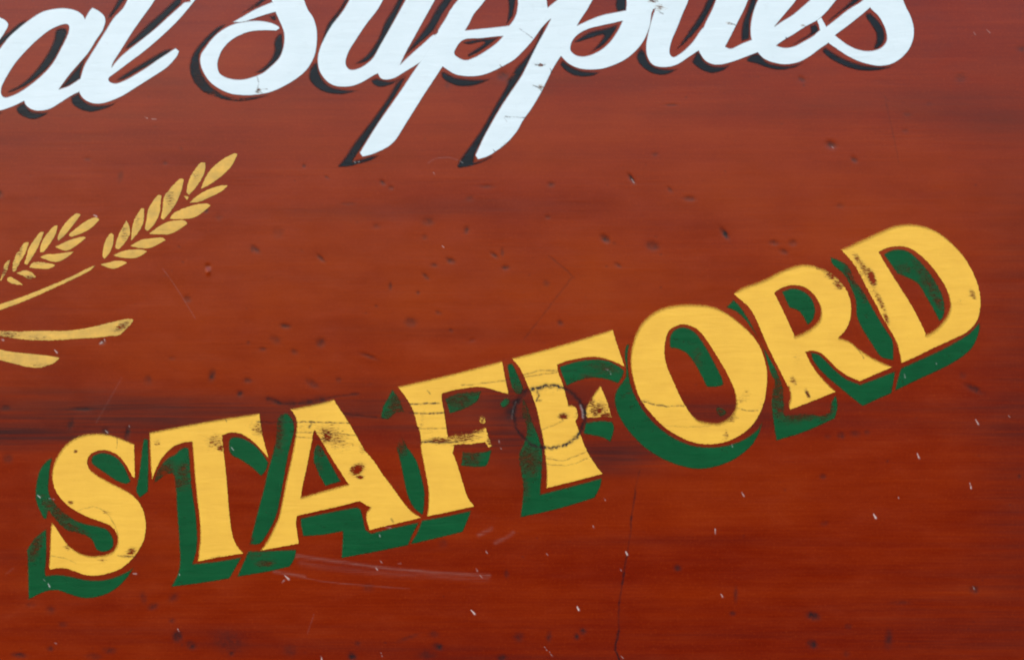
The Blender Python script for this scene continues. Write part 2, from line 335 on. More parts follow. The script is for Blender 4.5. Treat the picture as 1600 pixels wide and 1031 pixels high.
def fields(u, v):
    """Marks at points u, v (mm): returns dict of arrays."""
    F = {k: np.zeros_like(u) for k in ("stain_dim", "bruise", "crack", "scuff", "fleck", "depth", "honey")}
    def win(cu, cv, r, r2=None):
        r2 = r if r2 is None else r2
        return np.nonzero((np.abs(u - cu) < r) & (np.abs(v - cv) < r2))[0]
    for (cu, cv, rl, rh, s) in STAIN_DIM:
        i = win(cu, cv, rl * 2.6, rh * 2.6)
        if len(i):
            a = np.exp(-((u[i] - cu) / rl) ** 2 - ((v[i] - cv) / rh) ** 2) * s
            F["stain_dim"][i] = 1 - (1 - F["stain_dim"][i]) * (1 - a)
    for (cu, cv, rl, rh, s) in HONEY:
        F["honey"] = np.maximum(F["honey"], np.exp(-((u - cu) / rl) ** 2 - ((v - cv) / rh) ** 2) * s)
    for (cu, cv, rx, ry, ang, s, d) in BRUISE:
        i = win(cu, cv, max(rx, ry) * 2.4)
        if len(i):
            c, q = math.cos(math.radians(ang)), math.sin(math.radians(ang))
            x, y = u[i] - cu, v[i] - cv
            r = ((x * c + y * q) / rx) ** 2 + ((-x * q + y * c) / ry) ** 2
            a = np.exp(-1.0 * r ** 1.35)
            F["bruise"][i] = np.maximum(F["bruise"][i], a * s)
            F["depth"][i] = np.maximum(F["depth"][i], a * d)
    def seg(i, a, b):
        ax, ay = a
        bx, by = b
        dx, dy = bx - ax, by - ay
        L = dx * dx + dy * dy + 1e-9
        t = np.clip(((u[i] - ax) * dx + (v[i] - ay) * dy) / L, 0, 1)
        return np.hypot(u[i] - ax - t * dx, v[i] - ay - t * dy), t
    for (kind, w, s, P) in LINES:
        wv = random.Random(len(P) * 7 + int(P[0][0]))
        w0, s0 = w, s
        for a, b in zip(P[:-1], P[1:]):
            if kind == "crack":
                w, s = w0 * wv.uniform(0.7, 1.25), s0 * wv.uniform(0.6, 1.1)
            cu, cv = (a[0] + b[0]) / 2, (a[1] + b[1]) / 2
            i = win(cu, cv, abs(a[0] - b[0]) / 2 + w * 2.5, abs(a[1] - b[1]) / 2 + w * 2.5)
            if len(i):
                d, t = seg(i, a, b)
                g = np.exp(-(d / w) ** 2 * 1.6) * s
                F[kind][i] = np.maximum(F[kind][i], g)
                if kind == "crack":
                    F["depth"][i] = np.maximum(F["depth"][i], g * 0.3)
    fr = random.Random(21)
    for (cu, cv, L, w, ang, s) in FLECK:
        ang += fr.uniform(-16, 16)
        L *= fr.uniform(0.6, 1.0)
        s *= fr.uniform(0.75, 1.0)
        i = win(cu, cv, L + 3)
        if len(i):
            c, q = math.cos(math.radians(ang)) * L / 2, math.sin(math.radians(ang)) * L / 2
            d, t = seg(i, (cu - c, cv - q), (cu + c, cv + q))
            s = s if w > 2.4 else s * 0.8
            ww = w * 0.46 * (0.5 + 0.6 * t)
            g = np.exp(-(d / ww) ** 2 * 1.5) * s
            F["fleck"][i] = np.maximum(F["fleck"][i], g)
            F["depth"][i] = np.maximum(F["depth"][i], g * 0.3)
    return F

# where brushed paint is rubbed through: u v rx ry angle strength
WEAR_Y = mk("""335 690 20 16 0 .34;345 700 8 6 0 .5;405 672 18 14 35 .36;398 664 24 6 0 .22;246 692 8 9 0 .3;520 682 42 24 25 .33;475 668 30 14 0 .22;510 675 14 8 30 .45;512 683 9 13 60 .5
;558 733 9 13 60 .62;562 745 8 4 0 .55;536 690 24 10 10 .25;505 660 40 5 0 .22;570 700 10 12 50 .35;688 688 28 7 0 .44;670 672 24 10 0 .22;724 684 34 10 -6 .40;765 688 7 12 0 .42;690 688 14 6 0 .40;754 655 7 10 0 .40;735 676 26 4 -6 .44;658 660 6 34 10 .24
;660 655 8 26 0 .22;655 690 6 8 0 .35;880 650 10 6 0 .52;906 648 10 15 0 .36;935 640 16 20 60 .42;946 650 12 9 0 .5;925 630 8 12 0 .4;841 612 12 10 0 .25;858 602 14 8 0 .25
;1345 425 14 34 -28 .26;1358 450 12 40 -28 .22;1350 420 8 22 -25 .40;1362 434 7 16 -20 .60;1340 405 6 14 -30 .42;1375 470 6 26 -25 .40;1385 497 5 14 -20 .45;1520 460 6 12 -25 .40;1500 470 16 12 0 .2;1298 430 16 8 35 .45;1310 445 12 8 45 .45;1280 418 14 5 30 .35
;1160 625 12 8 0 .3;1166 615 10 10 0 .28;1145 655 12 6 -30 .35;1135 680 6 10 0 .35;1240 595 6 9 -25 .4;1232 608 5 8 0 .4;1262 615 4 10 -25 .45;1245 560 8 8 0 .25
;105 855 9 6 0 .36;200 868 20 6 0 .3;205 862 8 10 60 .45;110 785 6 4 0 .45;165 800 14 4 15 .32;170 830 10 20 0 .25;160 875 10 6 0 .3;340 870 18 3 0 .3;118 705 4 3 0 .5
;345 880 12 3 -10 .35;545 640 26 8 20 .25;598 690 8 10 30 .3;636 650 6 30 0 .2;640 690 6 8 0 .28;1010 625 14 6 0 .25;1190 640 6 30 0 .2;1130 690 30 8 0 .18;860 715 30 6 0 .22;860 610 40 12 0 .2;250 668 60 8 0 .15;540 620 20 8 0 .12""")
WEAR_G = mk("""255 740 22 16 -30 .55;275 755 26 12 0 .4;285 735 14 14 0 .4;90 800 16 30 -45 .45;110 825 34 10 25 .42;55 855 10 26 20 .45;435 670 10 40 0 .45;430 690 16 14 0 .4
;400 865 30 12 0 .25;385 845 12 10 0 .5;415 880 16 5 0 .5;620 640 18 40 10 .45;625 690 12 22 0 .6;715 625 30 16 10 .42;735 612 24 10 0 .4;735 715 22 18 0 .4;815 640 26 44 0 .52
;825 720 24 26 0 .45;820 760 10 30 0 .3;945 575 34 12 10 .30;920 590 16 8 0 .35;985 600 10 24 0 .25;1090 560 12 24 0 .25;1125 645 14 10 0 .5;1215 610 14 40 0 .45;1260 645 36 12 -15 .50
;1290 640 14 16 0 .5;1220 640 14 18 0 .4;1330 430 10 26 -25 .45;1345 450 8 26 -25 .35;1325 405 10 10 0 .5;1450 440 14 50 -30 .32;1465 470 8 22 -30 .4;1410 420 14 12 0 .3;500 700 12 18 0 .35
;495 730 12 14 0 .28;1270 520 12 20 0 .2;1010 460 20 12 0 .2;1150 500 14 14 0 .35""")
WEAR_B = mk("""310 125 14 30 -15 .32;330 148 20 10 0 .45;370 155 20 5 0 .5;315 105 6 20 0 .35;1060 70 10 18 30 .35;1075 55 10 14 30 .25;1330 15 20 8 0 .25;395 12 14 8 0 .4;640 255 14 5 0 .3;560 255 10 6 0 .25;940 55 8 5 0 .3;565 85 8 6 0 .3
;1290 40 10 6 0 .25;800 118 8 8 0 .5;470 140 16 6 0 .35""")
WEAR_W = mk("""845 102 5 3 0 .58;845 136 6 5 30 .45;404 142 5 6 0 .45;1140 37 8 3 10 .40;1030 12 14 8 0 .36;1020 2 10 4 0 .45;680 50 5 6 0 .45;785 106 10 4 20 .35;865 112 4 5 0 .42;1305 78 8 3 20 .35;1255 40 5 3 0 .4;790 225 10 6 -30 .3""")
WEAR_K = mk("""15 415 30 30 0 .25;5 425 12 14 0 .35;45 435 12 8 0 .38;30 390 8 20 0 .32;60 410 14 8 0 .25;340 240 10 10 0 .1;265 310 14 20 0 .28;306 275 10 16 30 .24;215 345 8 16 0 .25;194 365 8 16 0 .3;100 440 60 8 -25 .14;10 522 30 8 0 .34;190 510 18 8 -30 .38;60 528 40 5 0 .25;60 570 30 5 0 .25;205 395 10 5 0 .2;250 360 14 5 0 .18""")
WEAR = {"yellow": WEAR_Y, "green": WEAR_G, "black": WEAR_B, "white": WEAR_W, "gold": WEAR_K}

WSTR = {"yellow": 0.93, "green": 0.80, "black": 0.9, "white": 0.85, "gold": 1.0}

def wear_at(kind, u, v):
    w = np.zeros_like(u)
    for (cu, cv, rx, ry, ang, s) in WEAR[kind]:
        r0 = max(rx, ry) * 2.2
        i = np.nonzero((np.abs(u - cu) < r0) & (np.abs(v - cv) < r0))[0]
        if len(i):
            c, q = math.cos(math.radians(ang)), math.sin(math.radians(ang))
            x, y = u[i] - cu, v[i] - cv
            r = ((x * c + y * q) / rx) ** 2 + ((-x * q + y * c) / ry) ** 2
            w[i] = np.maximum(w[i], np.exp(-r * 0.8) * s * WSTR[kind])
    return w

# ------------------------------------------------------------------ mesh helpers
def to_world(u, v, h):
    """mm on the board face (u right, v down, h proud of it) -> metres in the world."""
    return np.stack([(u - 800.0) / 1000.0, -h / 1000.0, ZC + (515.5 - v) / 1000.0], axis=1)

def mesh_from(name, co, quads, attrs, smooth=True):
    me = bpy.data.meshes.new(name)
    me.vertices.add(len(co))
    me.vertices.foreach_set("co", co.astype(np.float32).ravel())
    n = len(quads)
    me.loops.add(n * 4)
    me.loops.foreach_set("vertex_index", quads.astype(np.int32).ravel())
    me.polygons.add(n)
    me.polygons.foreach_set("loop_start", np.arange(0, n * 4, 4, dtype=np.int32))
    me.polygons.foreach_set("loop_total", np.full(n, 4, dtype=np.int32))
    me.update(calc_edges=True)
    for k, a in attrs.items():
        at = me.attributes.new(k, 'FLOAT', 'POINT')
        at.data.foreach_set("value", a.astype(np.float32))
    if smooth:
        me.polygons.foreach_set("use_smooth", np.ones(n, dtype=bool))
    me.validate()
    return me

def world_loc(o):
    p = Vector(o.location)
    while o.parent:
        o = o.parent
        p += Vector(o.location)
    return p

def link(name, me, mat, parent, at=None):
    """One mesh object whose origin is `at` (world), under parent."""
    o = bpy.data.objects.new(name, me)
    C.objects.link(o)
    me.materials.append(mat)
    o.parent = parent
    o.location = Vector(at) - world_loc(parent)
    return o

def curve(s, off, k):
    """'x,y' smooth and 'x,y*' corner points of a traced outline -> dense closed polygon (mm)."""
    P, K = [], []
    for t in s.split():
        K.append(t.endswith("*"))
        x, y = t.rstrip("*").split(",")
        P.append((off[0] + float(x) / k, off[1] + float(y) / k))
    P = np.array(P)
    n = len(P)
    out = []
    for i in range(n):
        p1, p2 = P[i], P[(i + 1) % n]
        p0 = P[i - 1] if not K[i] else p1 - (p2 - p1) * 0.35
        p3 = P[(i + 2) % n] if not K[(i + 1) % n] else p2 + (p2 - p1) * 0.35
        if K[i] and K[(i + 1) % n]:
            out.append(p1)
            continue
        m1, m2 = (p2 - p0) / 2, (p3 - p1) / 2
        L = np.linalg.norm(p2 - p1)
        for m in (m1, m2):
            q = np.linalg.norm(m)
            if q > 1.15 * L:
                m *= 1.15 * L / q
        for j in range(6):
            t = j / 6
            out.append((2*t**3 - 3*t**2 + 1) * p1 + (t**3 - 2*t**2 + t) * m1 + (-2*t**3 + 3*t**2) * p2 + (t**3 - t**2) * m2)
    return np.array(out)

def sdf_poly(P, u, v):
    d2 = np.full(u.shape, 1e12)
    ins = np.zeros(u.shape, bool)
    Q = np.roll(P, -1, axis=0)
    for (ax, ay), (bx, by) in zip(P, Q):
        dx, dy = bx - ax, by - ay
        L = dx * dx + dy * dy
        if L < 1e-12:
            continue
        t = np.clip(((u - ax) * dx + (v - ay) * dy) / L, 0, 1)
        np.minimum(d2, (u - ax - t * dx) ** 2 + (v - ay - t * dy) ** 2, out=d2)
        if ay != by:
            ins ^= ((ay > v) != (by > v)) & (u < dx * (v - ay) / dy + ax)
    d = np.sqrt(d2)
    return np.where(ins, -d, d)

def shape_sdf(polys, holes, u, v):
    s = None
    for P in polys:
        q = sdf_poly(P, u, v)
        s = q if s is None else np.minimum(s, q)
    for P in holes:
        s = np.maximum(s, -sdf_poly(P, u, v))
    return s

STEP = 1.25
def painted(name, kind, polys, holes, mat, parent, height, soft_up=0.0, soft=0.9, label=None, grow=0.5):
    """A film of paint with the traced outline: a dense skin, thin at its rim, standing proud of the wood."""
    A = np.concatenate(polys)
    u0, v0 = A.min(0) - 2 * STEP - grow
    u1, v1 = A.max(0) + 2 * STEP + grow
    us, vs = np.arange(u0, u1 + STEP, STEP), np.arange(v0, v1 + STEP, STEP)
    V, U = np.meshgrid(vs, us, indexing='ij')
    sh = U.shape
    s = shape_sdf(polys, holes, U.ravel(), V.ravel()).reshape(sh)
    s = s - grow
    inside = s < 0
    cell = inside[:-1, :-1] | inside[1:, :-1] | inside[:-1, 1:] | inside[1:, 1:]
    gv, gu = np.gradient(s, STEP)
    idx = np.arange(s.size).reshape(sh)
    quads = np.stack([idx[:-1, :-1][cell], idx[1:, :-1][cell], idx[1:, 1:][cell], idx[:-1, 1:][cell]], axis=1)
    used, inv = np.unique(quads, return_inverse=True)
    quads = inv.reshape(quads.shape)
    u, v, sv = U.ravel()[used].copy(), V.ravel()[used].copy(), s.ravel()[used].copy()
    gu, gv = gu.ravel()[used], gv.ravel()[used]
    gl = np.hypot(gu, gv) + 1e-6
    nu, nv = gu / gl, gv / gl
    o = np.nonzero(sv > 0)[0]
    for _ in range(3):                                    # pull the outer ring of points onto the outline
        st = np.clip(sv[o], -STEP, STEP * 1.5)
        u[o] -= nu[o] * st
        v[o] -= nv[o] * st
        sv[o] = shape_sdf(polys, holes, u[o], v[o]) - grow
    edge = np.clip(-sv, 0, 12)
    edge[o] = 0
    up = np.clip((-nv * 0.9 - nu * 0.45), 0, 1)            # rims on the upper left were feathered with the brush
    softa = soft + soft_up * up
    F = fields(u, v)
    h = height + 0.12 * np.clip(edge / 2.2, 0, 1)
    h = h - np.minimum(F["crack"] * 0.08, 0.08)
    co = to_world(u, v, h)
    c = co.mean(0)
    c[1] = -height / 1000.0
    attrs = {"edge": edge, "soft": softa, "wear": wear_at(kind, u, v), "crack": F["crack"], "fleck": F["fleck"]}
    me = mesh_from(name, co - c, quads, attrs)
    ob = link(name, me, mat, parent, c)
    if label:
        ob["label"] = label
    return ob

# ------------------------------------------------------------------ the sign
BASE = Vector((0.0, 0.0, ZC + (515.5 - 1500) / 1000))
sign = bpy.data.objects.new("painted_sign", None)
C.objects.link(sign)
sign.location = BASE
sign.empty_display_size = 0.1
sign["label"] = "varnished red brown wooden sign board with white script, gold wheat ears and yellow STAFFORD lettering"
sign["category"] = "sign"

def build_board():
    def axis(a, b, lo, hi, st):
        return np.concatenate([np.arange(a, lo, 12.0), np.arange(lo, hi, st), np.arange(hi, b + 6, 12.0)])
    us = axis(-520, 2120, -20, 1620, 1.55)
    vs = axis(-420, 1500, -20, 1052, 1.55)
    V, U = np.meshgrid(vs, us, indexing='ij')
    u, v = U.ravel(), V.ravel()
    F = fields(u, v)
    # a raised run of paint left of the middle, and dents pressed into the face
    h = -F["depth"] * 0.5 + 0.9 * np.exp(-((u - 325) / 3.2) ** 2 - ((v - 425) / 4.5) ** 2)
    co = to_world(u, v, h)
    ny, nx = U.shape
    idx = np.arange(nx * ny).reshape(ny, nx)
    q = np.stack([idx[:-1, :-1], idx[1:, :-1], idx[1:, 1:], idx[:-1, 1:]], axis=-1).reshape(-1, 4)
    # back and the four edges of the 24 mm board
    rim = np.concatenate([idx[0, :], idx[1:, -1], idx[-1, -2::-1], idx[-2:0:-1, 0]])
    n0 = len(co)
    back = co[rim].copy()
    back[:, 1] = 0.024
    co = np.concatenate([co, back])
    m = len(rim)
    b = n0 + np.arange(m)
    rq = np.stack([rim, np.roll(rim, -1), np.roll(b, -1), b], axis=1)
    k0, k1, k2, k3 = 0, nx - 1, nx - 1 + ny - 1, 2 * (nx - 1) + ny - 1
    bq = np.array([[b[k0], b[k1], b[k2], b[k3]]])
    quads = np.concatenate([q, rq, bq])
    attrs = {k: np.concatenate([F[k], np.zeros(m)]) for k in ("stain_dim", "bruise", "crack", "scuff", "fleck", "honey")}
    c = np.array([0.0, 0.0, ZC])
    me = mesh_from("board", co - c, quads, attrs)
    o = link("board", me, M_WOOD, sign, c)
    return o
build_board()

# ------------------------------------------------------------------ outlines traced tile by tile (tile offset in mm, tile scale)
KW, KY = 3.995, 3.4367
W1, W2, W3, W4, W5, W6, W7, W8 = [(o, KW) for o in ((0, 0), (280, 0), (480, 0), (680, 0), (1000, 0), (1200, 0), (0, 220), (0, 380))]
Y1, Y2, Y3, Y4, Y5, Y6, Y7, Y8 = [(o, KY) for o in ((20, 650), (220, 630), (370, 610), (560, 560), (740, 510), (930, 450), (1120, 390), (1260, 330))]

WHITE = [
 ("white script letter cut off at the left edge of the photo", W1,
  ["-220,160* -120,60 -40,85 0,110* 30,125 50,155 30,200 0,245* -70,320 -220,300*"], [], []),
 ("white script letter a", W1,
  ["-90,420 -40,345 0,300 50,235 110,180 180,125 260,75 340,55 410,52 470,65 510,90 528,118* 555,70 575,48* 610,65 645,95 657,130 640,190 600,250 550,330 490,400 430,470 366,557* 430,535 520,480 560,500* 490,575* 440,600 370,645 310,680 240,692 190,680 160,655 150,630* 100,655 50,675 0,690 -60,690 -100,640 -110,530"],
  ["420,152 430,180 415,230 380,300 330,390 270,460 200,520 120,575 50,605 20,605 5,580 10,540 40,480 90,400 150,330 220,260 300,195 370,160"],
  ["172,125* 120,140 60,190 0,235 -60,300* -60,330* 0,285 60,228 120,178", "345,190 380,172 410,180 415,210 380,290 330,380 270,450 190,515 110,560 45,582* 60,560 110,535 180,480 240,410 300,320 335,240",
   "150,640* 120,650 98,680 120,715 170,740 220,745 270,725 305,700* 240,700 190,690 165,665", "657,150* 640,195 600,255 550,335 490,405 440,465 368,557* 430,532 500,490* 505,440 545,340 605,225 657,150*", "-40,690* 0,700 20,698* 0,712 -40,720*"]),
 ("white script letter l with a long rising tail", W1,
  ["850,-120* 810,-40 770,45 710,110 665,180 615,260 565,340 525,410 500,490 490,555 503,595 535,628 585,646 640,645 700,627 770,595 850,545 950,482 1040,422 1100,357 1117,320* 1095,300* 1060,322 980,375 900,430 800,490 730,520 700,518 678,505 680,485 720,455 800,395 900,320 1000,235 1100,140 1170,60 1225,-10 1300,-120* 1210,-120* 1185,10* 1150,15* 1060,95 960,185 860,265 790,320 740,365 695,420* 705,390 750,320 800,240 850,165 900,95 950,25 1040,-120*"], [],
  ["800,-60* 745,-20 710,40 680,90 672,115* 690,110 735,55 790,-20*", "1085,0* 1130,-40* 1130,20* 1040,105 940,200 860,262 780,312* 790,280 840,230 920,150 1000,80", "1020,312* 1080,300* 1050,330 960,390 870,440 780,490 720,508* 740,485 830,425 930,365",
   "440,605* 490,575* 500,605 540,640 600,655 680,650 735,630* 690,665 620,690 560,700 500,685 460,660 443,635"]),
 ("large white script letter S with a curled lower left end", W2,
  ["740,-120* 768,-30 800,55 835,110 855,170 860,230 855,300 840,360 800,430 740,485 660,535 570,575 480,592 400,595 320,585 250,555 190,510 150,450 130,390 135,340 160,300 210,235 270,185 340,150 400,137 460,130 520,132 580,145 620,165* 625,180* 605,192* 540,190 460,195 390,215 320,255 270,310 245,365 238,410 250,455 285,480 340,495 400,495 460,480 520,455 570,415 620,365 645,310 655,250 650,190 620,120 595,60 570,-30 560,-120*",
   "330,140* 400,100 480,55 585,10* 615,70* 540,92 460,118 400,137"], [],
  ["295,150* 240,165 180,215 120,280 80,340 62,400 68,460 95,520 150,575 220,605 300,628 380,635 470,622 570,590* 480,600 400,608 300,600 240,570 180,520 137,450 124,390 130,330 165,280 220,220", "642,210* 615,215 590,260 590,320 560,380 520,420 470,455* 520,450 580,405 625,355 645,300", "560,100* 600,95* 605,130* 580,125",
   "380,85* 420,60 480,15 530,-30* 575,-30* 480,45"]),
 ("white script letter u", W3,
  ["330,-120* 285,-40 220,70 150,160 95,260 70,330 65,390 80,450 120,505 170,535 230,542 290,535 350,510 400,480 440,458* 460,490 500,498 550,485 600,455 690,400 800,330* 860,200* 790,215 720,275 640,345 580,402* 620,320 670,230 720,140 770,50 820,-40 860,-120* 680,-120* 635,-40 580,60 530,150 490,220 450,290 410,360 360,405 310,430 270,435 245,415 240,380 260,320 310,240 370,150 440,60 495,-40 540,-120*"], [],
  ["245,-30* 195,60 130,140 100,220 85,272* 100,260 150,170 210,75 275,-30*", "55,385* 20,420 8,470 20,510 60,550 120,580 200,590 270,580 320,565* 240,560 160,545 110,515 75,460 62,400", "615,-30* 575,-30* 530,60 480,140 450,220 410,290 360,350 290,402* 370,385 420,340 470,260 540,130",
   "925,-30* 865,-30* 800,60 750,150 690,230 630,310 610,352* 690,280 770,210 800,170 850,80", "400,500 430,485* 460,495 510,505 560,495 620,460* 570,500 520,530 460,545 415,530"]),
 ("first of two white script letters p, clean stem", W3,
  ["1020,-120* 970,-40 900,50 860,120 825,175 790,240 750,310 700,390 640,480 580,570 510,670 440,770 380,865 328,952* 345,978* 400,965 470,935 520,905 560,862 620,765 680,670 740,575 800,485 845,415* 880,440 930,466 1000,477 1080,472 1150,450 1220,415 1290,375 1350,318 1410,250 1460,180 1500,135* 1560,80 1500,48* 1490,-40 1470,-120*"],
  ["1200,-80 1130,-20 1090,30 1040,90 1010,150 985,190* 1060,182 1160,172 1260,160* 1290,120 1310,60 1305,-20", "930,300 960,260 1000,243 1080,240 1150,232 1222,225* 1180,270 1110,320 1050,355 990,375 945,360 918,335"],
  ["620,470* 560,510 500,610 400,750 300,880 230,985 190,1034 200,1045* 260,1040 340,1020 400,1000 450,969* 400,972 345,988 285,1002* 320,950 400,830 470,720 560,580", "835,450 860,450* 920,480 1000,492 1080,495 1150,490* 1100,515 1030,537 950,540 890,520 845,490",
   "1245,-60* 1300,-60* 1300,0 1285,90 1270,120 1240,160* 1250,100 1255,40", "970,265 1040,245 1200,232* 1150,270 1080,320 1010,357* 1000,340 1080,285 1100,262 1010,278"]),
 ("second of two white script letters p, stem scratched and chipped", W4,
  ["900,-120* 830,-50 760,0 700,48* 720,120* 690,180 640,270 590,370 540,470 480,560 420,650 360,750 300,860 250,970* 268,995* 330,975 400,930 450,890 510,820 550,750 600,680 660,580 700,500 740,420 785,350* 830,395 890,425 960,435 1040,430 1120,405 1190,370 1260,310 1310,240 1340,160 1350,90 1362,58* 1400,46* 1440,-40 1400,-120*"],
  ["1100,-90 1000,-20 950,60 910,120 885,160* 960,125 1040,95 1110,80 1190,65* 1195,20 1190,-20 1180,-70", "845,290 860,250 900,210 960,180 1040,160 1110,145 1170,130* 1140,190 1100,250 1050,300 990,335 930,352 880,345 848,320"],
  ["685,150* 660,180 620,280 560,360 490,440 440,540 370,660 290,800 220,900 160,985 135,1035 150,1050* 210,1040 290,1015 361,978* 340,975 290,1000 240,1012* 250,960 310,840 380,710 450,600 530,480 600,350 660,240", "780,400 795,375* 850,415 920,440 1030,450* 980,475 910,480 850,465 800,430",
   "1130,-50* 1190,-50* 1190,62* 1140,75* 1125,40", "870,260 900,235 970,195 1060,175 1140,150* 1130,180 1090,240 1040,290 960,335* 985,310 1030,255 1045,220 970,240 890,265"]),
 ("white script letter l in the right-hand word", W5,
  ["135,-120* 115,-40 95,50 70,130 48,220 38,290 45,350 75,400 120,418 180,418 240,400 300,360 375,310* 440,240* 400,170 330,260 270,320 215,355 190,345 185,310 200,250 230,180 270,80 303,0 330,-120*", "60,0* 60,-60* 120,-60* 110,50* 75,48*"], [],
  ["-22,340 5,295* 30,330 50,380 90,415 150,428 237,432* 170,465 110,468 40,440 -10,390", "490,-40* 430,-20 390,60 340,140 295,205 220,322* 290,260 340,210 400,130"]),
 ("white script letter i", W5,
  ["530,-120* 490,-40 450,60 410,140 375,230 362,300 400,370 450,400 510,403 580,385 650,360 740,325* 780,240* 705,245* 640,270 570,303 532,292* 570,220 610,140 655,50 690,-40 720,-120*"], [],
  ["325,385 350,325* 370,330 400,380 450,408 520,412 570,400* 520,440 450,458 390,440 345,410", "690,-10* 725,-20* 722,30 690,110 685,180 683,242* 635,260* 630,220 640,140 665,70"]),
 ("white script letter e", W5,
  ["800,-120* 755,-40 715,50 695,130 690,200 700,260 735,325 780,370 850,395 920,402 1000,385 1070,345 1130,300 1180,265 1225,215* 1300,160 1370,105 1435,50* 1500,-40* 1435,-40* 1380,10 1300,60 1230,115 1165,165* 1120,190 1080,225 1020,260 960,290 900,298 850,285* 900,250 960,215 1020,175 1065,150 1110,125 1160,80 1210,20 1250,-40 1230,-120*"],
  ["1080,-70 1000,-25 950,35 890,105 840,165* 900,125 950,95 1010,45 1085,-25"],
  ["665,380 690,340* 740,335 790,385 860,405 940,408 1030,385* 970,420 880,438 800,425 730,400", "1063,160 1100,148* 1115,190 1108,200* 1040,240 950,285 935,292* 1000,245 1060,205", "1178,125 1230,80 1300,20 1345,-30* 1410,-30* 1340,25 1260,75 1185,135*"]),
 ("last white script letter s with a curled tail", W6,
  ["790,-120* 828,-40 860,40 890,100 910,170 908,240 880,310 830,365 770,400 700,412 630,402 560,380 490,345 430,305 375,265 335,215 315,150 305,125* 330,105* 355,150 380,190 430,230 490,275 550,305 610,318 660,315 710,295 740,255 740,210 725,160 690,100 640,50 590,-40 580,-120*"], [],
  ["610,85 640,80* 690,130 720,180 730,230 715,275 680,307* 660,300 675,250 670,200 640,150 615,115", "340,310 360,295* 420,335 500,375 580,400 660,412 740,415 790,405* 740,430 660,443 570,440 480,415 400,375 350,335"]),
]
for i, (lab, (off, k), polys, holes, shades) in enumerate(WHITE):
    L = painted("script_letter", "white", [curve(p, off, k) for p in polys], [curve(p, off, k) for p in holes], M_WHT, sign, 0.42 + 0.012 * i, 1.2, 1.6, lab, 0.7)
    painted("letter_shade", "black", [curve(p, off, k) for p in shades] or [], [], M_BLK, L, 0.12 + 0.006 * i, 2.4, 3.2, None, 0.8) if shades else None

